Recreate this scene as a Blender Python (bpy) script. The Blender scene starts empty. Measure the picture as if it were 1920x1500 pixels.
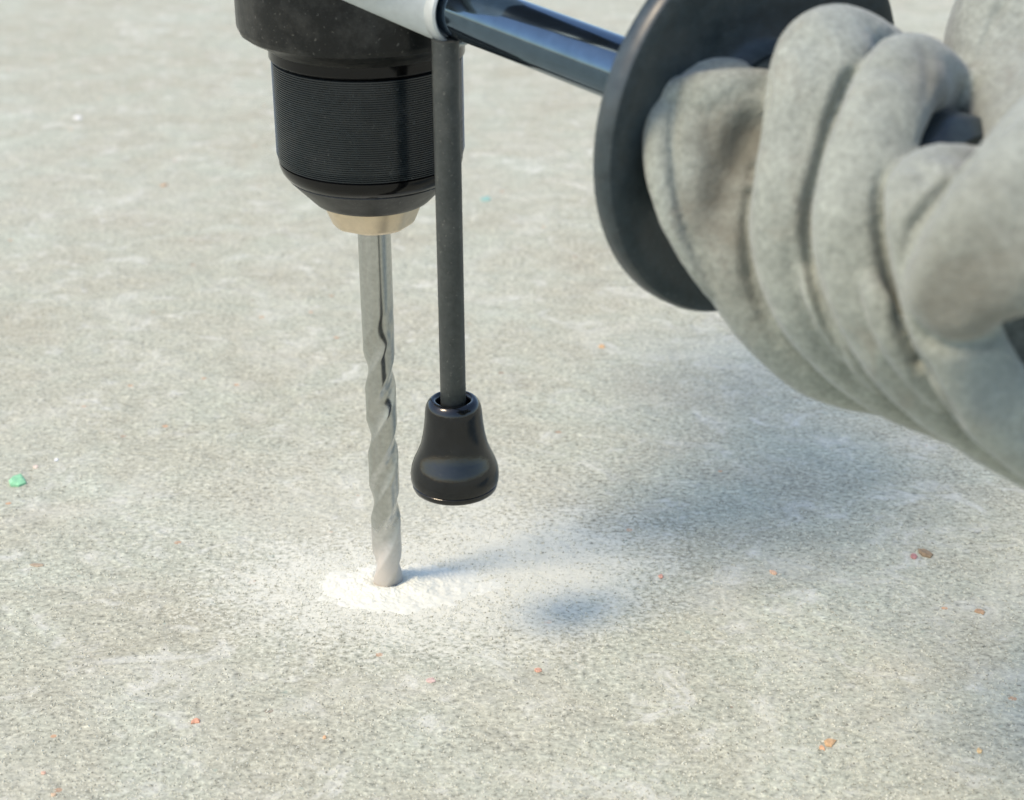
import bpy, bmesh, math, random
from mathutils import Vector, Matrix, noise
from mathutils.bvhtree import BVHTree

random.seed(7)
sc = bpy.context.scene
COL = sc.collection
R = math.radians
MM = 0.001

# ------------------------------------------------------------------ camera
FPX, PITCH, ROLL = 3600.0, 21.0, 0.6          # focal length in photo pixels (1920 wide)
CAM_ROT = Matrix.Rotation(R(90 - PITCH), 3, 'X') @ Matrix.Rotation(R(-ROLL), 3, 'Z')
CAM_LOC = Vector((0.03271932, -0.44983982, 0.22334126))
cam = bpy.data.cameras.new('camera')
cam.sensor_width = 36.0
cam.lens = 36.0 * FPX / 1920.0
cam.clip_start = 0.01
cam.clip_end = 200.0
cam.dof.use_dof = True
cam.dof.focus_distance = 0.462
cam.dof.aperture_fstop = 25.0
camo = bpy.data.objects.new('camera', cam)
COL.objects.link(camo)
camo.matrix_world = Matrix.Translation(CAM_LOC) @ CAM_ROT.to_4x4()
sc.camera = camo

# ------------------------------------------------------------------ daylight
SUN_EL, SUN_AZ = 54.0, 31.5                   # shadows run along azimuth SUN_AZ from +X
wd = bpy.data.worlds.new('World')
sc.world = wd
wd.use_nodes = True
nt = wd.node_tree
bg = nt.nodes['Background']
sky = nt.nodes.new('ShaderNodeTexSky')
sky.sky_type = 'NISHITA'
sky.sun_disc = False
sky.sun_elevation = R(SUN_EL)
sky.dust_density = 1.5
sky.ozone_density = 0.3
sky.sun_rotation = R(180 + 90 - SUN_AZ)
nt.links.new(sky.outputs[0], bg.inputs[0])
bg.inputs[1].default_value = 0.15
sl = bpy.data.lights.new('sun', 'SUN')
sl.energy = 1.42
sl.angle = R(16)
sl.color = (1.0, 0.81, 0.575)
so = bpy.data.objects.new('sun', sl)
COL.objects.link(so)
sdir = Vector((math.cos(R(SUN_AZ)) * math.cos(R(SUN_EL)), math.sin(R(SUN_AZ)) * math.cos(R(SUN_EL)), -math.sin(R(SUN_EL))))
so.rotation_euler = sdir.to_track_quat('-Z', 'Y').to_euler()
so.location = -sdir * 3
sc.view_settings.view_transform = 'Standard'
sc.view_settings.look = 'None'
sc.view_settings.exposure = 0.92
sc.view_settings.gamma = 1.0
sc.view_settings.use_curve_mapping = False


# ------------------------------------------------------------------ helpers
def at(px, py, depth):
    """World point seen at a photo pixel (1920 x 1500) at a given depth."""
    return CAM_LOC + CAM_ROT @ Vector(((px - 960) / FPX * depth, -(py - 750) / FPX * depth, -depth))


def ground_at(px, py):
    d = CAM_ROT @ Vector(((px - 960) / FPX, -(py - 750) / FPX, -1))
    return CAM_LOC + d * (-CAM_LOC.z / d.z)


def thing(name, label, cat, loc=(0, 0, 0), group=None):
    o = bpy.data.objects.new(name, None)
    COL.objects.link(o)
    o.location = loc
    o.empty_display_size = 0.02
    o['label'] = label
    o['category'] = cat
    if group:
        o['group'] = group
    return o


def link(name, me, mat, parent=None, world=None):
    o = bpy.data.objects.new(name, me)
    COL.objects.link(o)
    if mat and not me.materials:
        me.materials.append(mat)
    if parent:
        o.parent = parent
    if world is not None:
        o.matrix_local = world
    return o


def shade(me, smooth=True, angle=None):
    me.polygons.foreach_set('use_smooth', [smooth] * len(me.polygons))
    if smooth and angle is not None:
        bm = bmesh.new()
        bm.from_mesh(me)
        for e in bm.edges:
            if len(e.link_faces) == 2 and e.calc_face_angle(0) > R(angle):
                e.smooth = False
        bm.to_mesh(me)
        bm.free()
    me.update()


def lathe(name, prof, seg=96, angle=35, closed=False):
    """prof: (radius, z) in mm from one end to the other, turned about Z."""
    verts, faces = [], []
    n = len(prof)
    for r, z in prof:
        for k in range(seg):
            a = 2 * math.pi * k / seg
            verts.append((r * MM * math.cos(a), r * MM * math.sin(a), z * MM))
    rng = range(n) if closed else range(n - 1)
    for i in rng:
        j = (i + 1) % n
        for k in range(seg):
            l = (k + 1) % seg
            faces.append((i * seg + k, i * seg + l, j * seg + l, j * seg + k))
    if not closed:
        faces.append(tuple(range(seg))[::-1])
        faces.append(tuple((n - 1) * seg + k for k in range(seg)))
    me = bpy.data.meshes.new(name)
    me.from_pydata(verts, [], faces)
    bm = bmesh.new()
    bm.from_mesh(me)
    bmesh.ops.remove_doubles(bm, verts=bm.verts, dist=1e-7)
    bmesh.ops.recalc_face_normals(bm, faces=bm.faces)
    bm.to_mesh(me)
    bm.free()
    shade(me, True, angle)
    return me


def catmull(pts, rad, step):
    P = [pts[0] * 2 - pts[1]] + list(pts) + [pts[-1] * 2 - pts[-2]]
    Q = [rad[0]] + list(rad) + [rad[-1]]
    out, ro = [], []
    for i in range(1, len(P) - 2):
        n = max(2, int((P[i + 1] - P[i]).length / step))
        for k in range(n):
            t = k / n
            a, b, c, d = P[i - 1], P[i], P[i + 1], P[i + 2]
            out.append(0.5 * ((2 * b) + (c - a) * t + (2 * a - 5 * b + 4 * c - d) * t * t + (3 * b - a - 3 * c + d) * t ** 3))
            a, b, c, d = Q[i - 1], Q[i], Q[i + 1], Q[i + 2]
            ro.append(max(1e-4, 0.5 * ((2 * b) + (c - a) * t + (2 * a - 5 * b + 4 * c - d) * t * t + (3 * b - a - 3 * c + d) * t ** 3)))
    out.append(P[-2])
    ro.append(Q[-2])
    return out, ro


def tube(pts, rad, step=0.0015, seg=28, capr=1.0, flat=None):
    """Swept round tube with domed ends -> (verts, faces)."""
    C, Rr = catmull(pts, rad, step)
    T = [(C[min(i + 1, len(C) - 1)] - C[max(i - 1, 0)]).normalized() for i in range(len(C))]
    rings = []
    nrm = T[0].orthogonal().normalized()
    for i, (c, t, r) in enumerate(zip(C, T, Rr)):
        if flat:
            w = (c - CAM_LOC).normalized()
            w = w - t * w.dot(t)
            if w.length > 0.25:
                nrm = nrm * 0.6 + w.normalized() * 0.4 if i else w
        nrm = (nrm - t * nrm.dot(t)).normalized()
        b = t.cross(nrm)
        if i == 0:
            for k in range(1, 6):
                a = math.pi / 2 * k / 6
                rings.append((c - t * r * capr * math.cos(a), nrm.copy(), b.copy(), r * math.sin(a)))
        rings.append((c, nrm.copy(), b.copy(), r))
        if i == len(C) - 1:
            for k in range(5, 0, -1):
                a = math.pi / 2 * k / 6
                rings.append((c + t * r * capr * math.cos(a), nrm.copy(), b.copy(), r * math.sin(a)))
    verts, faces = [], []
    for c, n_, b, r in rings:
        for k in range(seg):
            a = 2 * math.pi * k / seg
            q = (abs(math.cos(a)) ** flat + abs(math.sin(a)) ** flat) ** (-1.0 / flat) if flat else 1.0
            verts.append(c + n_ * (q * r * math.cos(a) * (0.93 if flat else 1)) + b * (q * r * math.sin(a)))
    for i in range(len(rings) - 1):
        for k in range(seg):
            l = (k + 1) % seg
            faces.append((i * seg + k, i * seg + l, (i + 1) * seg + l, (i + 1) * seg + k))
    faces.append(tuple(range(seg))[::-1])
    faces.append(tuple((len(rings) - 1) * seg + k for k in range(seg)))
    return verts, faces


def box(sx, sy, sz, bevel=0.002, seg=3):
    bm = bmesh.new()
    bmesh.ops.create_cube(bm, size=1)
    bmesh.ops.scale(bm, vec=(sx, sy, sz), verts=bm.verts)
    bmesh.ops.bevel(bm, geom=bm.edges[:], offset=bevel, segments=seg, affect='EDGES', profile=0.5)
    me = bpy.data.meshes.new('box')
    bm.to_mesh(me)
    bm.free()
    shade(me, True, 40)
    return me


# ------------------------------------------------------------------ materials
class N:
    def __init__(s, name):
        s.m = bpy.data.materials.new(name)
        s.m.use_nodes = True
        s.t = s.m.node_tree
        s.b = s.t.nodes['Principled BSDF']

    def n(s, typ, **kw):
        x = s.t.nodes.new('ShaderNode' + typ)
        for k, v in kw.items():
            setattr(x, k, v)
        return x

    def l(s, a, b):
        s.t.links.new(a, b)

    def set(s, sock, v):
        if hasattr(v, 'is_linked') or hasattr(v, 'links'):
            s.l(v, sock)
        else:
            sock.default_value = v

    def math(s, op, a, b=0.0, clamp=False):
        x = s.n('Math', operation=op, use_clamp=clamp)
        s.set(x.inputs[0], a)
        s.set(x.inputs[1], b)
        return x.outputs[0]

    def noise(s, vec, scale, detail=2.0, rough=0.5, dist=0.0):
        x = s.n('TexNoise')
        s.l(vec, x.inputs['Vector'])
        x.inputs['Scale'].default_value = scale
        x.inputs['Detail'].default_value = detail
        x.inputs['Roughness'].default_value = rough
        x.inputs['Distortion'].default_value = dist
        return x.outputs['Fac']

    def ramp(s, fac, stops):
        x = s.n('ValToRGB')
        s.l(fac, x.inputs[0])
        e = x.color_ramp.elements
        while len(e) < len(stops):
            e.new(0.5)
        for el, (p, c) in zip(e, stops):
            el.position = p
            el.color = (c, c, c, 1) if isinstance(c, (int, float)) else (*c, 1)
        return x.outputs[0]

    def mix(s, fac, a, b, mode='MIX'):
        x = s.n('Mix', data_type='RGBA', blend_type=mode)
        s.set(x.inputs[0], fac)
        s.set(x.inputs[6], a if not isinstance(a, tuple) else (*a, 1))
        s.set(x.inputs[7], b if not isinstance(b, tuple) else (*b, 1))
        return x.outputs[2]

    def bump(s, h, strength, dist, normal=None):
        x = s.n('Bump')
        x.inputs['Strength'].default_value = strength
        x.inputs['Distance'].default_value = dist
        s.l(h, x.inputs['Height'])
        if normal is not None:
            s.l(normal, x.inputs['Normal'])
        return x.outputs[0]


def plain(name, col, rough, metal=0.0, spec=0.5, var=0.25, scale=300, bump=0.0, coat=0.0, dust=0.0):
    k = N(name)
    pos = k.n('TexCoord').outputs['Object']
    f = k.noise(pos, scale, 4, 0.6)
    c2 = tuple(min(1, x * (1 + var)) for x in col)
    c1 = tuple(x * (1 - var) for x in col)
    base = k.ramp(f, [(0.3, c1), (0.7, c2)])
    if dust:                                       # pale powder clinging in patches
        dm = k.ramp(k.noise(pos, 110, 7, 0.75), [(0.46, 0.0), (0.80, dust)])
        sp = k.ramp(k.noise(pos, 1300, 2, 0.5), [(0.66, 0.0), (0.74, dust * 1.5)])
        base = k.mix(k.math('ADD', dm, sp, True), base, (0.42, 0.41, 0.36))
    k.l(base, k.b.inputs['Base Color'])
    f2 = k.noise(pos, scale * 0.25, 5, 0.65)
    rr = k.ramp(f2, [(0.3, max(0.02, rough * 0.8)), (0.75, min(1, rough * 1.25))])
    k.l(rr, k.b.inputs['Roughness'])
    k.b.inputs['Metallic'].default_value = metal
    k.b.inputs['Specular IOR Level'].default_value = spec
    k.b.inputs['Coat Weight'].default_value = coat
    if bump:
        k.l(k.bump(f, bump, 0.0002), k.b.inputs['Normal'])
    return k.m


M_plastic = plain('black_plastic', (0.006, 0.007, 0.007), 0.36, spec=0.30, dust=0.10, var=0.2, scale=900, bump=0.15)
M_gloss = plain('gloss_black', (0.003, 0.003, 0.003), 0.12, spec=0.32, var=0.2, scale=500)
M_knurl = plain('black_anodised', (0.007, 0.012, 0.014), 0.24, spec=0.6, dust=0.05, var=0.2, scale=700)
M_tube = plain('black_gloss_tube', (0.100, 0.145, 0.190), 0.08, metal=0.95, var=0.1, scale=300)
M_rod = plain('grey_rod', (0.042, 0.048, 0.045), 0.50, spec=0.4, dust=0.10, var=0.2, scale=800, bump=0.1)
M_rubber = plain('black_rubber', (0.003, 0.004, 0.005), 0.11, spec=0.5, dust=0.015, var=0.3, scale=400, bump=0.22)
M_disc = plain('guard_rubber', (0.024, 0.036, 0.040), 0.40, spec=0.5, dust=0.06, var=0.25, scale=500, bump=0.1)
M_silver = plain('silver_casting', (0.52, 0.55, 0.53), 0.48, metal=0.3, var=0.06, scale=500, bump=0.08)
M_nickel = plain('champagne_nickel', (0.74, 0.62, 0.46), 0.36, metal=0.85, var=0.06, scale=600)


def bit_material():
    k = N('drill_steel')
    pos = k.n('TexCoord').outputs['Object']
    z = k.n('SeparateXYZ')
    k.l(pos, z.inputs[0])
    nz = k.noise(pos, 500, 3, 0.6)
    h = k.math('ADD', z.outputs[2], k.math('MULTIPLY', k.math('SUBTRACT', nz, 0.5), 0.014))
    mr = k.n('MapRange')
    k.l(h, mr.inputs[0])
    mr.inputs[1].default_value = 0.020
    mr.inputs[2].default_value = 0.004
    mr.inputs[3].default_value = 0.0
    mr.inputs[4].default_value = 0.85
    dust = mr.outputs[0]
    base = k.ramp(k.noise(pos, 900, 3), [(0.3, (0.44, 0.45, 0.43)), (0.7, (0.54, 0.55, 0.53))])
    k.l(k.mix(dust, base, (0.50, 0.45, 0.38)), k.b.inputs['Base Color'])
    k.l(k.math('SUBTRACT', 1.0, dust), k.b.inputs['Metallic'])
    k.l(k.math('ADD', 0.22, k.math('MULTIPLY', dust, 0.6)), k.b.inputs['Roughness'])
    return k.m


M_bit = bit_material()


def ground_material():
    k = N('concrete')
    pos = k.n('TexCoord').outputs['Object']
    g1 = k.noise(pos, 680, 2.5, 0.6)                    # sand grain, about 1 mm
    g2 = k.noise(pos, 380, 3, 0.6)
    b1 = k.noise(pos, 95, 4, 0.6, 0.4)
    b2 = k.noise(pos, 26, 5, 0.62, 0.6)
    b3 = k.noise(pos, 6.5, 4, 0.6)
    tint = k.ramp(b2, [(0.28, (0.408, 0.400, 0.310)), (0.45, (0.428, 0.430, 0.336)), (0.6, (0.424, 0.440, 0.348)), (0.72, (0.460, 0.484, 0.386))])
    tint2 = k.ramp(b1, [(0.30, 0.88), (0.52, 1.0), (0.70, 1.07)])
    c = k.mix(1.0, tint, tint2, 'MULTIPLY')
    c = k.mix(1.0, c, k.ramp(g1, [(0.30, 0.52), (0.43, 0.88), (0.57, 1.07), (0.70, 1.38)]), 'MULTIPLY')
    c = k.mix(1.0, c, k.ramp(g2, [(0.30, 0.86), (0.5, 1.0), (0.70, 1.12)]), 'MULTIPLY')
    c = k.mix(1.0, c, k.ramp(b3, [(0.3, (0.95, 0.93, 0.90)), (0.7, (1.04, 1.05, 1.06))]), 'MULTIPLY')
    # cement-white smears
    sm = k.ramp(k.noise(pos, 60, 6, 0.7, 1.2), [(0.545, 0.0), (0.70, 0.70)])
    c = k.mix(sm, c, (0.64, 0.645, 0.57))
    sm2 = k.ramp(k.noise(pos, 17, 8, 0.75, 1.5), [(0.52, 0.0), (0.64, 0.36)])
    c = k.mix(sm2, c, (0.60, 0.60, 0.51))
    sm3 = k.ramp(k.noise(pos, 33, 7, 0.72, 0.8), [(0.30, 0.14), (0.44, 0.0)])
    c = k.mix(sm3, c, (0.27, 0.29, 0.235))
    # greenish and rusty flecks
    fl = k.ramp(k.noise(pos, 260, 2, 0.5), [(0.70, 0.0), (0.78, 0.5)])
    c = k.mix(fl, c, (0.24, 0.34, 0.29))
    v = k.n('TexVoronoi')
    k.l(pos, v.inputs['Vector'])
    v.inputs['Scale'].default_value = 170
    sep = k.n('SeparateColor')
    k.l(v.outputs['Color'], sep.inputs[0])
    rare = k.math('MULTIPLY', k.math('GREATER_THAN', sep.outputs[0], 0.965), k.math('LESS_THAN', v.outputs['Distance'], 0.17))
    c = k.mix(k.math('MULTIPLY', rare, 0.75), c, k.mix(sep.outputs[1], (0.62, 0.33, 0.17), (0.22, 0.19, 0.15)))
    # a few pits
    pit = k.ramp(k.noise(pos, 640, 1, 0.4), [(0.24, 0.45), (0.32, 0.0)])
    c = k.mix(pit, c, (0.10, 0.11, 0.10))
    # thin film of drilling dust round the hole and drifted to one side
    def blob(cx, cy, rx, ry, amt):
        mp = k.n('Mapping', vector_type='POINT')
        mp.inputs['Location'].default_value = (-cx / rx, -cy / ry, 0)
        mp.inputs['Scale'].default_value = (1 / rx, 1 / ry, 0)
        k.l(pos, mp.inputs['Vector'])
        ln = k.n('VectorMath', operation='LENGTH')
        k.l(mp.outputs[0], ln.inputs[0])
        x = k.math('SUBTRACT', 1.0, ln.outputs['Value'])
        x = k.math('ADD', x, k.math('MULTIPLY', k.math('SUBTRACT', k.noise(pos, 70, 5, 0.7), 0.5), 1.1))
        x = k.math('ADD', x, k.math('MULTIPLY', k.math('SUBTRACT', g1, 0.5), 1.7))
        return k.math('MULTIPLY', k.math('MULTIPLY', x, 2.0, True), amt)
    film = blob(0.004, 0.000, 0.056, 0.044, 1.0)
    film = k.math('MAXIMUM', film, blob(0.030, 0.008, 0.050, 0.052, 0.85))
    film = k.math('MAXIMUM', film, blob(0.000, 0.045, 0.07, 0.06, 0.32))
    c = k.mix(film, c, (0.615, 0.62, 0.525))
    k.l(c, k.b.inputs['Base Color'])
    k.b.inputs['Roughness'].default_value = 0.85
    k.b.inputs['Specular IOR Level'].default_value = 0.25
    h = k.math('ADD', k.math('MULTIPLY', g1, 0.5), k.math('MULTIPLY', g2, 0.6))
    nrm = k.bump(h, 0.35, 0.0008)
    nrm = k.bump(b1, 0.35, 0.004, nrm)
    k.l(nrm, k.b.inputs['Normal'])
    return k.m


M_ground = ground_material()


def dust_material():
    k = N('concrete_powder')
    pos = k.n('TexCoord').outputs['Object']
    f = k.noise(pos, 800, 4, 0.6)
    k.l(k.ramp(f, [(0.3, (0.62, 0.63, 0.54)), (0.6, (0.69, 0.70, 0.61))]), k.b.inputs['Base Color'])
    k.b.inputs['Roughness'].default_value = 0.95
    k.b.inputs['Specular IOR Level'].default_value = 0.1
    k.l(k.bump(f, 0.4, 0.0005), k.b.inputs['Normal'])
    return k.m


M_dust = dust_material()


def suede_material():
    k = N('grey_suede')
    pos = k.n('TexCoord').outputs['Object']
    f1 = k.noise(pos, 1000, 3, 0.7)
    f2 = k.noise(pos, 240, 5, 0.65)
    f3 = k.noise(pos, 45, 4, 0.6)
    c = k.ramp(f3, [(0.3, (0.240, 0.258, 0.220)), (0.7, (0.308, 0.332, 0.287))])
    c = k.mix(1.0, c, k.ramp(f2, [(0.3, 0.86), (0.7, 1.10)]), 'MULTIPLY')
    c = k.mix(1.0, c, k.ramp(f1, [(0.3, 0.78), (0.7, 1.22)]), 'MULTIPLY')
    dirt = k.ramp(k.noise(pos, 75, 5, 0.7, 0.5), [(0.55, 0.0), (0.72, 0.5)])
    c = k.mix(dirt, c, (0.195, 0.175, 0.135))
    k.l(c, k.b.inputs['Base Color'])
    k.b.inputs['Roughness'].default_value = 0.95
    k.b.inputs['Specular IOR Level'].default_value = 0.12
    k.b.inputs['Sheen Weight'].default_value = 0.22
    k.b.inputs['Sheen Roughness'].default_value = 0.5
    h = k.math('ADD', k.math('MULTIPLY', f1, 0.35), f2)
    k.l(k.bump(h, 0.6, 0.0010), k.b.inputs['Normal'])
    return k.m


M_suede = suede_material()
M_seam = plain('seam_thread', (0.30, 0.31, 0.27), 0.95, spec=0.1, var=0.3, scale=1500)

# ------------------------------------------------------------------ ground
me = bpy.data.meshes.new('ground')
S = 60.0
me.from_pydata([(-S, -S, 0), (S, -S, 0), (S, S, 0), (-S, S, 0)], [], [(0, 1, 2, 3)])
g = link('ground', me, M_ground)
g['kind'] = 'structure'
g['label'] = 'pale grey grainy concrete floor'

# ------------------------------------------------------------------ drill
DRILL = Matrix.Rotation(R(0.15), 4, 'Y') @ Matrix.Rotation(R(4.5), 4, 'X')
drill = thing('power_drill', 'black power drill held upright with its bit boring into the concrete', 'drill')
drill.matrix_world = DRILL

# chuck: turned rings about the drill axis
chuck = link('chuck', lathe('chuck', [(12.0, 152), (22.3, 147.2), (22.5, 146.4), (22.5, 141.2), (22.2, 140.8), (21.4, 140.4), (21.0, 139.6), (21.0, 116.0), (20.2, 113), (8, 108)], 128), M_gloss, drill)
prof = []
z0, z1, nr = 140.2, 116.6, 46
for i in range(nr):
    z = z0 + (z1 - z0) * i / nr
    p = (z0 - z1) / nr
    e = 0.0 if i < nr - 4 else 0.12 * (i - nr + 4)
    prof += [(21.72 - e, z), (21.98 - e, z - 0.18 * p), (21.98 - e, z - 0.60 * p), (21.72 - e, z - 0.78 * p)]
prof = [(20.5, z0 + 0.05)] + prof + [(20.5, z1)]
link('grip_sleeve', lathe('grip_sleeve', prof, 160, 25), M_knurl, chuck)
link('lower_ring', lathe('lower_ring', [(20.5, 116.5), (21.5, 116.3), (21.55, 115.6), (21.0, 114.0), (20.2, 112.9), (19.8, 112.6), (18.0, 112.5)], 128, 25), M_gloss, chuck)
link('nose_cone', lathe('nose_cone', [(18.0, 112.9), (19.6, 112.75), (19.75, 112.3), (14.6, 106.9), (13.8, 106.1), (12.8, 105.7), (9, 105.6)], 128, 25), M_plastic, chuck)
# faceted nickel tip
tip = lathe('jaw_guard', [(10.5, 106.6), (12.0, 105.9), (11.85, 105.2), (9.9, 100.5), (9.3, 99.8), (8.6, 99.6), (4.6, 99.7), (4.3, 101.7)], 96, 25)
for v in tip.vertices:                         # three flats ground on the tip
    r = math.hypot(v.co.x, v.co.y)
    if r > 7 * MM:
        a = math.atan2(v.co.y, v.co.x)
        for a0 in (R(-118), R(-28), R(62), R(152)):
            d = (a - a0 + math.pi) % (2 * math.pi) - math.pi
            if abs(d) < 1.2 and r * math.cos(d) > r * 0.945:
                k = r * 0.945 / (r * math.cos(d))
                v.co.x *= k
                v.co.y *= k
shade(tip, True, 14)
link('jaw_guard', tip, M_nickel, chuck)


def twist_bit():
    verts, faces = [], []
    seg, zs = 56, []
    z = -18.0
    while z < 104:
        zs.append(z)
        z += 0.55
    for z in zs:
        amt = min(1.0, max(0.0, (78 - z) / 15.0))
        for k in range(seg):
            a = 2 * math.pi * k / seg
            ph = a - 2 * math.pi * z / 37.0 + 0.9
            r = 3.97 - 0.12 * amt
            c = math.cos(2 * ph)
            gr = max(0.0, c + 0.15) ** 0.9
            r -= amt * 0.92 * gr
            lip = math.exp(-((math.cos(2 * ph) + 0.25) / 0.22) ** 2)
            r -= amt * 0.05 * (1 - lip) * (1 if c < 0 else 0)
            verts.append((r * MM * math.cos(a), r * MM * math.sin(a), z * MM))
    for i in range(len(zs) - 1):
        for k in range(seg):
            l = (k + 1) % seg
            faces.append((i * seg + k, i * seg + l, (i + 1) * seg + l, (i + 1) * seg + k))
    m = bpy.data.meshes.new('drill_bit')
    m.from_pydata(verts, [], faces)
    shade(m, True)
    return m


link('drill_bit', twist_bit(), M_bit, drill)

# handle frame
HA, HB, HZ = R(51.85), R(2.26), 0.1593
hd = Vector((math.cos(HA) * math.cos(HB), -math.sin(HA) * math.cos(HB), -math.sin(HB)))
ho = Vector((0, 0, HZ))
hn = Vector((-math.sin(HA), -math.cos(HA), 0))
hv = hn.cross(hd)
if hv.z < 0:
    hv = -hv
hx = hv.cross(hd)
HM = Matrix(((hx.x, hv.x, hd.x, ho.x), (hx.y, hv.y, hd.y, ho.y), (hx.z, hv.z, hd.z, ho.z), (0, 0, 0, 1)))

# nose collar: faceted black plastic shell, cut away under the handle boss
def collar_mesh():
    base = [(20.0, 146.9), (22.9, 146.5), (23.3, 146.0), (22.9, 145.4), (21.9, 143.7), (21.9, 143.0), (22.7, 142.9), (23.0, 143.3)]
    base = [(15, 148.5), (22.2, 143.9), (22.7, 143.55), (23.1, 143.9), (23.6, 144.5), (27.6, 146.6), (28.7, 147.4), (29.2, 148.6), (29.25, 148.75)]
    n, sub = 20, 6
    seg = n * sub
    verts, faces = [], []
    rows = base + [(29.3, None), (28.0, 162.4), (9, 162.45)]
    for r, z in rows:
        for k in range(seg):
            a = 2 * math.pi * k / seg + R(4)
            fa = (a - R(4)) % (2 * math.pi / n) - math.pi / n
            flat = math.cos(math.pi / n) / math.cos(fa)
            rr = r * (1 + 0.35 * (flat * 1.006 - 1) if r > 28.5 else 1)
            zz = 162 if z is None else z
            verts.append((rr * MM * math.cos(a), rr * MM * math.sin(a), zz * MM))
    for i in range(len(rows) - 1):
        for k in range(seg):
            l = (k + 1) % seg
            faces.append((i * seg + k, i * seg + l, (i + 1) * seg + l, (i + 1) * seg + k))
    faces.append(tuple((len(rows) - 1) * seg + k for k in range(seg)))
    m = bpy.data.meshes.new('nose_collar')
    m.from_pydata(verts, [], faces)
    shade(m, True, 25)
    return m


link('nose_collar', collar_mesh(), M_plastic, drill)
# neck and unseen drill body above the frame, added to cast the ground shadow
link('unseen_gear_housing', lathe('unseen_gear_housing', [(7.5, 146), (7.5, 162.9), (33, 163), (33.5, 165), (33, 186), (32, 192), (34, 200), (34.5, 214), (33, 217), (33, 219), (35, 221), (34, 236), (28, 245), (16, 248)], 96), M_plastic, drill)
hb = link('unseen_motor_housing', box(0.046, 0.075, 0.050, 0.016, 5), M_plastic, drill)  # unseen block, sized and placed for the shadow it throws
hb.location = (-0.012, 0.058, 0.206)
hb.rotation_euler = (R(6), 0, R(12))
hb = link('unseen_rear_handle', box(0.034, 0.044, 0.085, 0.012, 4), M_plastic, drill)
hb.location = (-0.026, 0.098, 0.235)
hb.rotation_euler = (R(-10), 0, R(12))
# silver clamp: boss round the side handle and band round the neck
bm = bmesh.new()
for az in (-98, -6):                           # two arms that run back along the collar
    for r in (24.0, 29.9):
        for z in (161.0, 176.0):
            bm.verts.new((r * MM * math.cos(R(az)), r * MM * math.sin(R(az)), z * MM))
for k in range(64):
    a = 2 * math.pi * k / 64
    bm.verts.new(HM @ Vector((8.15 * MM * math.cos(a), 8.15 * MM * math.sin(a), 34.0 * MM)))
    bm.verts.new(HM @ Vector((7.4 * MM * math.cos(a), 7.4 * MM * math.sin(a), 34.9 * MM)))
h_ = bmesh.ops.convex_hull(bm, input=bm.verts)
bmesh.ops.delete(bm, geom=list({e for e in h_['geom_interior'] + h_['geom_unused'] if isinstance(e, bmesh.types.BMVert)}), context='VERTS')
bmesh.ops.recalc_face_normals(bm, faces=bm.faces)
hm_ = bpy.data.meshes.new('clamp_bracket')
bm.to_mesh(hm_)
bm.free()
shade(hm_, True, 22)
clamp = link('clamp_bracket', hm_, M_silver, drill)
boss = link('clamp_collar', lathe('clamp_collar', [(6.9, 33), (6.9, 36.2), (7.1, 36.9), (7.45, 37.1), (7.95, 36.8), (8.2, 36.0), (8.2, 34.0), (8.0, 33)], 96, 30, True), M_silver, clamp)
boss.matrix_local = HM
link('clamp_band', lathe('clamp_band', [(32.4, 171), (35, 171), (35.5, 171.6), (35.5, 183), (35, 183.6), (32.4, 183.6)], 96, 30, True), M_silver, drill)

# side handle: tube, guard disc, grip
side = link('side_handle', lathe('side_handle', [(6.25, -20), (6.25, 122), (6.0, 126)], 96), M_tube, drill)
side.matrix_local = HM
DS = 123.9
dprof = [(6.3, DS - 7.5), (12, DS - 7.3), (20, DS - 5.0), (30, DS - 3.6), (34.6, DS - 3.0), (35.8, DS - 2.7), (36.3, DS - 2.1), (36.35, DS - 0.5), (36.3, DS + 1.0), (35.8, DS + 1.7), (34.6, DS + 1.95), (32.0, DS + 1.5), (28, DS + 0.7), (20, DS - 0.5), (15.5, DS - 0.2), (14.0, DS + 1.2), (13.2, DS + 3.5), (9, DS + 4)]
link('guard_disc', lathe('guard_disc', dprof, 160, 40), M_disc, side)
gprof = [(10.5, DS + 1)]
for i in range(8):
    z = DS + 4 + i * 5.4
    gprof += [(12.8, z), (13.2, z + 0.8), (13.2, z + 4.0), (12.8, z + 4.6)]
gprof += [(11, DS + 49), (5, DS + 50)]
link('grip', lathe('grip', gprof, 64), M_disc, side)

# depth stop: rod and bell-shaped rubber foot
RX, RY = 19.0, -31.0
stop = link('depth_stop', lathe('depth_stop', [(2.95, 152), (2.95, 60), (2.6, 59.5)], 64), M_rod, drill)
stop.location = (RX * MM, RY * MM, 0)
foot = [(3.0, 62.0), (3.7, 62.2), (3.75, 66.2), (3.95, 67.2), (4.4, 67.75), (4.9, 67.78), (5.4, 67.55), (5.85, 67.1), (6.25, 66.4), (6.5, 65.5), (6.65, 64.3), (6.72, 63.2), (6.9, 61.5),
        (7.25, 59.0), (7.85, 56.2), (8.7, 54.0), (9.5, 52.3), (10.1, 50.6), (10.38, 48.8), (10.36, 47.4), (10.25, 46.9), (9.95, 46.75), (9.92, 46.5), (10.08, 46.35), (10.0, 45.6), (9.75, 45.0), (9.4, 44.75), (4, 44.7)]
link('rubber_foot', lathe('rubber_foot', foot, 128, 50), M_rubber, stop)

# ------------------------------------------------------------------ person: gloved hand
person = thing('person', 'hand in a grey suede work glove gripping the side handle', 'person', at(1700, 450, 0.33))
PINV = Matrix.Translation(-person.location)
DZ = 0.033


def P(*rows):
    pts, rad = [], []
    for px, py, d, r in rows:
        d += DZ
        pts.append(at(px, py, d))
        rad.append(r * d / FPX)
    return pts, rad


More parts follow.
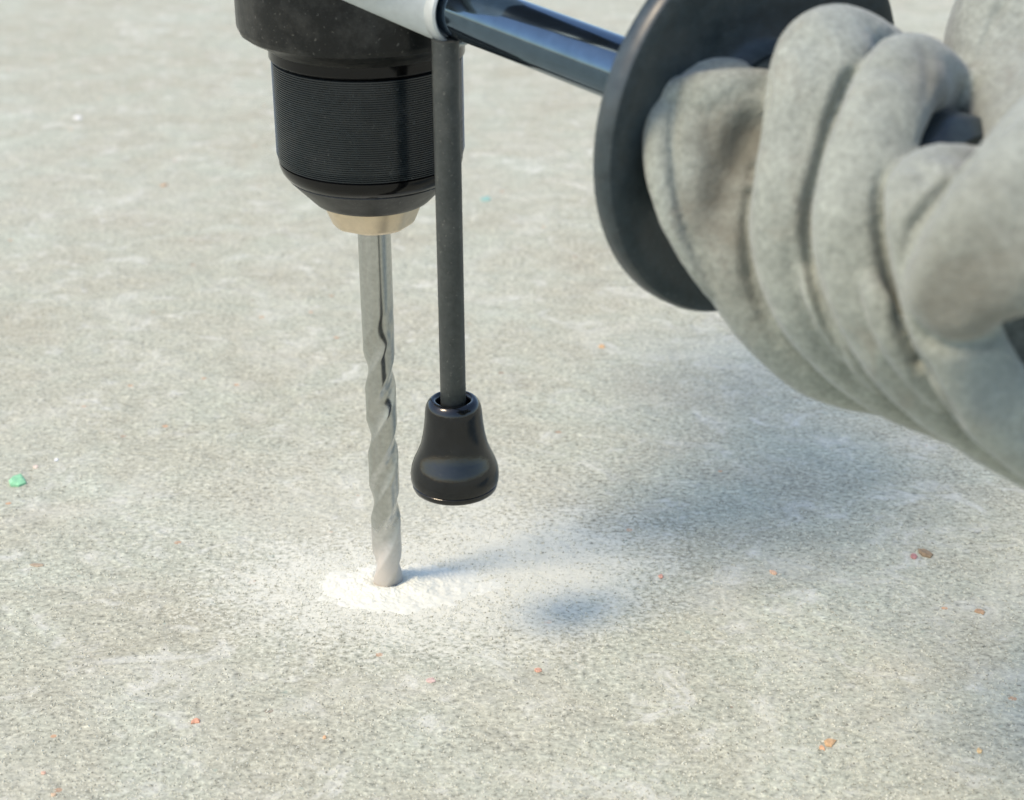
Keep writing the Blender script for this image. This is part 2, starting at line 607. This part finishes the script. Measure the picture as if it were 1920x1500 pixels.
tubes = [
    # little finger, nearest the disc: up the front, then folded over the handle
    P((1690, 720, .318, 70), (1560, 672, .308, 84), (1455, 575, .301, 92), (1378, 440, .298, 96), (1332, 320, .299, 98), (1326, 222, .302, 98), (1405, 212, .312, 92), (1500, 222, .324, 84)),
    P((1600, 690, .308, 60), (1510, 580, .302, 80), (1432, 450, .298, 86), (1400, 330, .296, 84), (1404, 232, .297, 84), (1450, 212, .302, 72)),
    P((1268, 190, .298, 44), (1345, 182, .295, 50), (1425, 180, .298, 50), (1490, 190, .306, 46)),
    # side-wall strip of the little finger
    P((1450, 620, .310, 16), (1345, 535, .297, 28), (1278, 430, .294, 33), (1246, 330, .294, 34), (1244, 230, .296, 32), (1272, 172, .301, 28)),
    # ring finger
    P((1790, 760, .307, 72), (1690, 702, .298, 84), (1600, 637, .290, 88), (1530, 545, .283, 90), (1498, 425, .280, 92), (1508, 280, .281, 88), (1543, 114, .289, 90), (1625, 118, .304, 82), (1680, 180, .316, 74)),
    P((1650, 706, .283, 34), (1578, 622, .277, 36), (1528, 530, .274, 30), (1506, 430, .281, 10)),
    # middle finger
    P((1960, 850, .288, 80), (1850, 782, .280, 80), (1765, 720, .273, 84), (1680, 625, .267, 86), (1622, 500, .263, 88), (1612, 390, .263, 86), (1640, 260, .267, 82), (1690, 154, .276, 80), (1750, 172, .292, 74), (1770, 270, .304, 68)),
    P((1770, 742, .264, 36), (1690, 648, .258, 36), (1636, 550, .256, 26), (1616, 450, .264, 8)),
    # index finger, mostly under the thumb
    P((2090, 890, .266, 95), (1985, 838, .262, 88), (1900, 782, .258, 82), (1832, 706, .253, 82), (1786, 600, .249, 82), (1756, 490, .248, 82), (1742, 400, .250, 82), (1750, 352, .257, 76), (1830, 345, .274, 70)),
    # thumb laid across
    P((1796, 532, .230, 104), (1830, 497, .228, 122), (1885, 452, .227, 150), (1985, 365, .232, 172), (2100, 270, .246, 185), (2230, 230, .258, 195)),
    # base of thumb and cuff behind
    P((2000, 300, .268, 130), (1925, 195, .288, 110), (1940, 85, .302, 170), (2062, -70, .312, 192), (2200, -200, .322, 190)),
    # palm and back of hand
    P((2000, 790, .272, 80), (2090, 790, .272, 115), (2200, 680, .270, 190), (2330, 420, .285, 260), (2560, 250, .300, 300), (3000, 100, .320, 320)),
    P((2040, 840, .272, 80), (2160, 800, .276, 140), (2330, 560, .290, 240)),
    P((1900, 650, .286, 80), (2050, 640, .290, 150), (2300, 560, .296, 220)),
    P((2200, 240, .270, 190), (2400, 300, .285, 240)),
    P((2200, -160, .318, 170), (2400, 80, .310, 240), (2600, 230, .305, 280)),
]
verts, faces = [], []
for pts, rad in tubes:
    v_, f_ = tube(pts, rad, seg=40, flat=2.75)
    o_ = len(verts)
    verts += [PINV @ v for v in v_]
    faces += [tuple(i + o_ for i in f) for f in f_]
tm = bpy.data.meshes.new('glove_raw')
tm.from_pydata(verts, [], faces)
tmo = bpy.data.objects.new('glove_raw', tm)
COL.objects.link(tmo)
md = tmo.modifiers.new('v', 'REMESH')
md.mode = 'VOXEL'
md.voxel_size = 0.0006
ms = tmo.modifiers.new('s', 'SMOOTH')
ms.factor = 0.5
ms.iterations = 2
dg = bpy.context.evaluated_depsgraph_get()
gm = bpy.data.meshes.new_from_object(tmo.evaluated_get(dg))
gm.name = 'glove'
bpy.data.objects.remove(tmo)
bpy.data.meshes.remove(tm)


def cast(tree, px, py):
    d = (at(px, py, 1.0) - CAM_LOC).normalized()
    return tree.ray_cast(CAM_LOC, d)


def tree_of(m):
    return BVHTree.FromPolygons([person.location + v.co for v in m.vertices], [tuple(p.vertices) for p in m.polygons])


bvh = tree_of(gm)
# stitched creases and folds pressed into the suede: (pixel polyline, width mm, depth mm)
CREASES = [
    ([(1275, 150), (1262, 200), (1260, 260), (1266, 340), (1286, 430), (1322, 510), (1385, 580)], 0.85, 1.6),
    ([(1452, 90), (1432, 200), (1412, 320), (1400, 420), (1408, 520), (1440, 610), (1480, 675)], 1.15, 2.2),
    ([(1662, 66), (1630, 100), (1592, 150), (1562, 220), (1540, 300), (1520, 380), (1516, 440), (1524, 520), (1550, 610), (1595, 712), (1635, 758)], 1.15, 3.0),
    ([(1664, 290), (1652, 350), (1654, 430), (1668, 520), (1692, 600), (1712, 650), (1742, 712), (1800, 800), (1836, 850)], 1.2, 3.0),
    ([(1480, 430), (1484, 500), (1506, 570), (1545, 650), (1605, 735)], 1.5, 0.8),
    ([(1600, 480), (1612, 560), (1650, 650), (1715, 755)], 1.6, 0.7),
    ([(1716, 600), (1740, 636), (1782, 652), (1850, 644), (1920, 606)], 1.4, 2.4),
    ([(1935, 176), (1850, 262), (1780, 345), (1712, 428), (1692, 500), (1696, 570)], 1.3, 2.0),
    ([(1890, -10), (1862, 40), (1845, 80), (1838, 130)], 0.9, 1.0),
    ([(1475, 30), (1500, 75), (1560, 95)], 2.2, 0.5),
    ([(1640, 120), (1690, 135), (1735, 120)], 2.0, 0.6),
    ([(1735, 90), (1742, 140), (1738, 200)], 1.5, 0.9),
    ([(1700, 300), (1730, 320), (1745, 360)], 1.4, 0.8),
]
DENTS = [(1402, 255, 4.6, 4.2), (1376, 315, 4.4, 3.6), (1352, 385, 4.0, 2.4), (1335, 450, 4.0, 1.2), (1420, 220, 3.0, 1.5), (1560, 480, 4, 0.8), (1730, 686, 2.2, 1.6), (1800, 500, 9, 0.9), (1880, 480, 8, 0.8), (1500, 240, 5, 0.6), (1700, 250, 4, 1.0), (1800, 180, 4, 1.5)]
from mathutils.kdtree import KDTree
samples = []
for pl, w, dep in CREASES:
    total = sum(math.hypot(b_[0] - a_[0], b_[1] - a_[1]) for a_, b_ in zip(pl, pl[1:]))
    run = 0.0
    for a_, b_ in zip(pl, pl[1:]):
        ln = math.hypot(b_[0] - a_[0], b_[1] - a_[1])
        m = max(2, int(ln / 6))
        for q in range(m):
            u = (run + ln * q / m) / total
            tp = min(1.0, u / 0.16, (1 - u) / 0.30)
            h = cast(bvh, a_[0] + (b_[0] - a_[0]) * q / m, a_[1] + (b_[1] - a_[1]) * q / m)
            if h[0] is not None:
                samples.append((h[0] - person.location, w * MM, dep * MM * tp))
        run += ln
kd = KDTree(len(samples))
for i, q in enumerate(samples):
    kd.insert(q[0], i)
kd.balance()
dents = []
for px, py, r, dep in DENTS:
    h = cast(bvh, px, py)
    if h[0] is not None:
        dents.append((h[0] - person.location, r * MM, dep * MM))
nv = [v.normal.copy() for v in gm.vertices]
view = (person.location - CAM_LOC).normalized()
for v, n_ in zip(gm.vertices, nv):
    c = v.co.copy()
    d = noise.noise(c * 60) * 0.0005 + noise.noise(c * 170 + Vector((5, 1, 2))) * 0.0002 + noise.noise(c * 700) * 0.0001
    mv = n_ * d
    if n_.dot(view) < 0.25:
        best = 0.0
        for co, i, dist in kd.find_range(c, 0.005):
            _, w, dep = samples[i]
            best = max(best, dep * math.exp(-(dist / w) ** 2))
        for co, r, dep in dents:
            dist = (c - co).length
            if dist < r * 2.2:
                best += dep * math.exp(-(dist / r) ** 2)
        mv += view * best * 0.6 - n_ * best * 0.4
    v.co = c + mv
gm.update()
tmo = bpy.data.objects.new('glove_raw', gm)
COL.objects.link(tmo)
ms = tmo.modifiers.new('s', 'SMOOTH')
ms.factor = 0.5
ms.iterations = 3
dg = bpy.context.evaluated_depsgraph_get()
gm2 = bpy.data.meshes.new_from_object(tmo.evaluated_get(dg))
bpy.data.objects.remove(tmo)
bpy.data.meshes.remove(gm)
gm = gm2
gm.name = 'glove'
shade(gm, True)
glove = link('glove', gm, M_suede, person)

bvh = tree_of(gm)


def on_glove(px, py):
    d = (at(px, py, 1.0) - CAM_LOC).normalized()
    h = bvh.ray_cast(CAM_LOC, d)
    return h[0], h[1]


def seam(pix, r=0.0004, lift=0.0001):
    pts = []
    for a, b in zip(pix, pix[1:]):
        for k in range(6):
            t = k / 6
            h, n_ = on_glove(a[0] + (b[0] - a[0]) * t, a[1] + (b[1] - a[1]) * t)
            if h is not None and (not pts or (h - pts[-1]).length < 0.01):
                pts.append(PINV @ (h + n_ * lift))
    if len(pts) < 3:
        return
    v_, f_ = tube(pts, [r] * len(pts), 0.0008, 8)
    m = bpy.data.meshes.new('seam')
    m.from_pydata(v_, [], f_)
    shade(m, True)
    link('seam', m, M_seam, glove)


def stain_shade(px, py, r, col, amt):  # soft colour patch on the suede, for stains and painted shade
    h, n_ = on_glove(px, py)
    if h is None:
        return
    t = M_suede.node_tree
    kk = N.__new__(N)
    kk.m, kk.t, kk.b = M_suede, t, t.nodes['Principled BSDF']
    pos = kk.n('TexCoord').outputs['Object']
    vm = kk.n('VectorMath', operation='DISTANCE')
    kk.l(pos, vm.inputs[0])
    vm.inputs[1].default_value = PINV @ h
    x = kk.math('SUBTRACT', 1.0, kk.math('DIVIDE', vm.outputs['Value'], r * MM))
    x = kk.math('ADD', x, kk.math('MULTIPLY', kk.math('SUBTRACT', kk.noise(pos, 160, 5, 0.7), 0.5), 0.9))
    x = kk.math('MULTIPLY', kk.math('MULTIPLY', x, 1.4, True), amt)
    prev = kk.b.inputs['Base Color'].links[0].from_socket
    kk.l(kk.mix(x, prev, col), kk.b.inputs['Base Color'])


GRIME_SHADE = (0.115, 0.105, 0.078)  # brown dirt mixed with painted shade of thumb underside and finger hollows
stain_shade(1385, 280, 11, GRIME_SHADE, 0.75)  # dirt and shade of the little-finger hollow, painted in
stain_shade(1350, 400, 9, GRIME_SHADE, 0.5)
stain_shade(1800, 600, 14, GRIME_SHADE, 0.55)  # shade under the thumb tip, painted into the suede
stain_shade(1890, 570, 13, GRIME_SHADE, 0.35)
stain_shade(1860, 430, 12, GRIME_SHADE, 0.25)
stain_shade(1760, 150, 9, GRIME_SHADE, 0.5)
stain_shade(1390, 530, 10, GRIME_SHADE, 0.3)
stain_shade(1850, 720, 9, (0.14, 0.18, 0.19), 0.4)

seam([(1270, 152), (1252, 200), (1246, 260), (1252, 340), (1272, 430), (1308, 510), (1350, 560)], 0.00042)
seam([(1884, 0), (1862, 40), (1845, 80), (1838, 130)])

# ------------------------------------------------------------------ drilling dust
def dust_heap():
    n, m = 220, 110
    verts, faces = [], []
    for i in range(m + 1):
        r = 3.2 + 30 * (i / m) ** 1.3
        for k in range(n):
            a = 2 * math.pi * k / n
            x, y = r * math.cos(a), r * math.sin(a)
            ex = 27 if x > 0 else 20
            ey = 16.5 if y < 0 else 13
            q = math.hypot((x - 1.0) / ex, (y + 1.5) / ey)
            q += 0.22 * noise.noise(Vector((x * 0.16, y * 0.16, 3))) + 0.13 * noise.noise(Vector((x * 0.5, y * 0.5, 1))) + 0.10 * noise.noise(Vector((x * 1.5, y * 1.5, 4)))
            h = 2.4 * max(0, 1 - q) ** 1.3
            h *= 1 + 0.25 * noise.noise(Vector((x * 0.35, y * 0.35, 7)))
            h += 0.09 * noise.noise(Vector((x * 1.3, y * 1.3, 2))) * min(1, h * 2)
            h += 0.07 * noise.noise(Vector((x * 3.1, y * 3.1, 2))) * min(1, h * 2)
            cr = math.exp(-((r - 3.2) / 2.0) ** 2)       # crater lip at the bit
            h *= 1 - 0.75 * cr
            if q > 1:
                h = -0.3
            verts.append((x * MM, y * MM, (h - 0.06) * MM))
    for i in range(m):
        for k in range(n):
            l = (k + 1) % n
            faces.append((i * n + k, i * n + l, (i + 1) * n + l, (i + 1) * n + k))
    # crumbs thrown out round the heap
    def crumb(x, y, s, z):
        o = len(verts)
        q = [(1, 0, 0), (0, 1, 0), (-1, 0, 0), (0, -1, 0), (0, 0, 0.8), (0, 0, -0.5)]
        rz = random.random() * 6.3
        for a, b, c in q:
            w = random.uniform(0.7, 1.2)
            verts.append(((x + s * w * (a * math.cos(rz) - b * math.sin(rz))) * MM, (y + s * w * (a * math.sin(rz) + b * math.cos(rz))) * MM, (z + s * c * w) * MM))
        for k in range(4):
            l = (k + 1) % 4
            faces.append((o + k, o + l, o + 4))
            faces.append((o + l, o + k, o + 5))
    for _ in range(5000):
        a = random.random() * 2 * math.pi
        rr = 10 + abs(random.gauss(0, 1)) * 16
        x, y = rr * math.cos(a) * (1.35 if math.cos(a) > 0 else 1.0) + 1, rr * math.sin(a) * 0.9
        crumb(x, y, random.choice((0.10, 0.13, 0.16, 0.2, 0.28)), 0.04)
    m_ = bpy.data.meshes.new('concrete_dust')
    m_.from_pydata(verts, [], faces)
    shade(m_, True)
    return m_


du = link('concrete_dust', dust_heap(), M_dust)
du['kind'] = 'stuff'
du['label'] = 'heap of white drilling dust spread round the drill bit on the concrete'
du['category'] = 'dust'

# loose sand on the slab
def sand():
    verts, faces = [], []
    for _ in range(48000):
        y = -0.11 + 0.36 * random.random() ** 1.5
        x = random.uniform(-0.10 - 0.25 * (y + 0.11), 0.16 + 0.28 * (y + 0.11))
        s = random.choice((0.16, 0.20, 0.26, 0.33, 0.44)) * MM
        o = len(verts)
        rz = random.random() * 6.3
        for a, b, c in ((1, 0, 0), (0, 1, 0), (-1, 0, 0), (0, -1, 0), (0, 0, 0.8)):
            w = random.uniform(0.6, 1.2)
            verts.append((x + s * w * (a * math.cos(rz) - b * math.sin(rz)), y + s * w * (a * math.sin(rz) + b * math.cos(rz)), s * c * w + 0.00001))
        for k in range(4):
            faces.append((o + k, o + (k + 1) % 4, o + 4))
    m_ = bpy.data.meshes.new('sand_grains')
    m_.from_pydata(verts, [], faces)
    return m_


k = N('sand')
oi = k.noise(k.n('TexCoord').outputs['Object'], 900, 1)
k.l(k.ramp(oi, [(0.3, (0.20, 0.20, 0.16)), (0.45, (0.42, 0.42, 0.33)), (0.60, (0.54, 0.545, 0.45))]), k.b.inputs['Base Color'])
k.b.inputs['Roughness'].default_value = 0.8
sd = link('sand_grains', sand(), k.m)
sd['kind'] = 'stuff'
sd['label'] = 'fine loose sand grains scattered over the concrete'
sd['category'] = 'sand'

# ------------------------------------------------------------------ grit: small coloured chips
CHIPS = [
    # px, py, width px, aspect, colour, height mm, name, label
    (33, 903, 36, 0.8, (0.22, 0.62, 0.30), 1.9, 'plastic_chip', 'bright green plastic chip lying at the left edge of the concrete'),
    (1734, 1037, 30, 0.6, (0.30, 0.20, 0.09), 1.1, 'leaf_fragment', 'brown leaf fragment on the shaded concrete below the glove'),
    (1712, 1044, 15, 0.8, (0.45, 0.18, 0.15), 0.9, 'brick_chip', 'reddish chip touching the left side of the brown leaf fragment'),
    (1556, 1393, 24, 0.8, (0.62, 0.36, 0.13), 1.0, 'brick_chip', 'larger ochre chip of the pair on the concrete at the lower right'),
    (1541, 1403, 15, 0.7, (0.66, 0.34, 0.14), 0.8, 'brick_chip', 'smaller ochre chip of the pair on the concrete at the lower right'),
    (366, 1353, 19, 0.6, (0.70, 0.30, 0.15), 0.9, 'brick_chip', 'orange brick chip on the concrete at the lower left'),
    (609, 1383, 11, 1.0, (0.72, 0.40, 0.16), 0.7, 'brick_chip', 'tiny orange chip on the concrete below and left of the dust heap'),
    (807, 1276, 24, 0.4, (0.62, 0.42, 0.34), 0.6, 'brick_chip', 'pale pink sliver on the concrete straight below the dust heap'),
    (1009, 1258, 16, 0.6, (0.62, 0.30, 0.17), 0.7, 'brick_chip', 'orange red chip just below the dark shadow of the rubber foot'),
    (1239, 1081, 11, 1.2, (0.66, 0.30, 0.18), 0.7, 'brick_chip', 'red orange speck right of the dark shadow of the rubber foot'),
    (1450, 1074, 13, 1.0, (0.72, 0.42, 0.22), 0.8, 'brick_chip', 'light orange chip on the concrete below the hand shadow'),
    (1838, 1147, 22, 0.5, (0.45, 0.27, 0.12), 0.7, 'leaf_fragment', 'thin brown flake on the concrete near the right edge of the photo'),
    (1128, 650, 13, 0.9, (0.66, 0.38, 0.14), 0.9, 'brick_chip', 'orange speck on the concrete between the rubber foot and the glove'),
    (308, 348, 12, 0.8, (0.52, 0.30, 0.13), 0.9, 'brick_chip', 'blurred orange brown speck on the concrete left of the chuck'),
    (911, 373, 22, 0.6, (0.22, 0.46, 0.38), 1.0, 'plastic_chip', 'blurred teal chip on the concrete right of the depth rod'),
    (70, 1060, 26, 0.25, (0.40, 0.30, 0.18), 0.5, 'plant_fibre', 'thin tan fibre on the concrete below the green chip'),
    (105, 863, 10, 1.0, (0.78, 0.78, 0.74), 0.8, 'stone_chip', 'small white speck up and right of the green chip'),
    (67, 876, 10, 0.8, (0.75, 0.58, 0.45), 0.8, 'stone_chip', 'small peach speck right beside the green chip'),
    (82, 1450, 12, 0.7, (0.70, 0.40, 0.25), 0.6, 'brick_chip', 'upper of two orange specks in the bottom left corner'),
    (101, 1491, 12, 0.7, (0.66, 0.44, 0.24), 0.6, 'brick_chip', 'lower of two orange specks in the bottom left corner'),
    (1836, 1408, 11, 0.9, (0.68, 0.45, 0.16), 0.7, 'stone_chip', 'small yellow speck on the concrete in the bottom right corner'),
    (797, 1106, 9, 1.0, (0.22, 0.18, 0.13), 0.7, 'stone_chip', 'tiny dark crumb lying in the dust heap right of the bit'),
    (145, 222, 16, 0.9, (0.72, 0.71, 0.66), 1.4, 'stone_chip', 'blurred white pebble chip on the concrete at the upper left'),
]
mats = {}
for px, py, w, asp, colr, hh, nm, lab in CHIPS:
    c0 = ground_at(px, py)
    sc_ = (ground_at(px + 1, py) - c0).length
    rad = w * sc_ * 0.5
    n = 7
    top, bot, mid = [], [], []
    ph = random.random() * 6
    lx = 1.0
    ly = asp / max(0.35, math.sin(math.atan2(CAM_LOC.z, (c0 - CAM_LOC).xy.length)))
    ly = min(ly, 1.7)
    for i in range(n):
        a = 2 * math.pi * i / n + ph
        q = random.uniform(0.58, 1.15)
        x, y = rad * q * lx * math.cos(a), rad * q * ly * math.sin(a)
        bot.append((x, y, -0.0001))
        mid.append((x * 1.02, y * 1.02, hh * 0.6 * MM * random.uniform(0.35, 0.6)))
        top.append((x * 0.7, y * 0.7, hh * 0.6 * MM * random.uniform(0.75, 1.1)))
    vs = bot + mid + top + [(0, 0, hh * 0.6 * MM)]
    fs = []
    for i in range(n):
        j = (i + 1) % n
        fs += [(i, j, n + j, n + i), (n + i, n + j, 2 * n + j, 2 * n + i), (2 * n + i, 2 * n + j, 3 * n)]
    m_ = bpy.data.meshes.new(nm)
    m_.from_pydata(vs, [], fs)
    m_.update()
    gy = sum(colr) / 3
    colr = tuple(c_ * 0.74 + gy * 0.26 for c_ in colr)
    key = tuple(colr)
    if key not in mats:
        mats[key] = plain(nm + '_surface', colr, 0.7, spec=0.3, var=0.3, scale=900)
    o = link(nm, m_, mats[key])
    o.location = c0
    o.rotation_euler = (0, 0, random.uniform(-0.3, 0.3))
    o['label'] = lab
    o['category'] = 'grit'
    o['group'] = 'coloured chips of grit lying on the concrete'
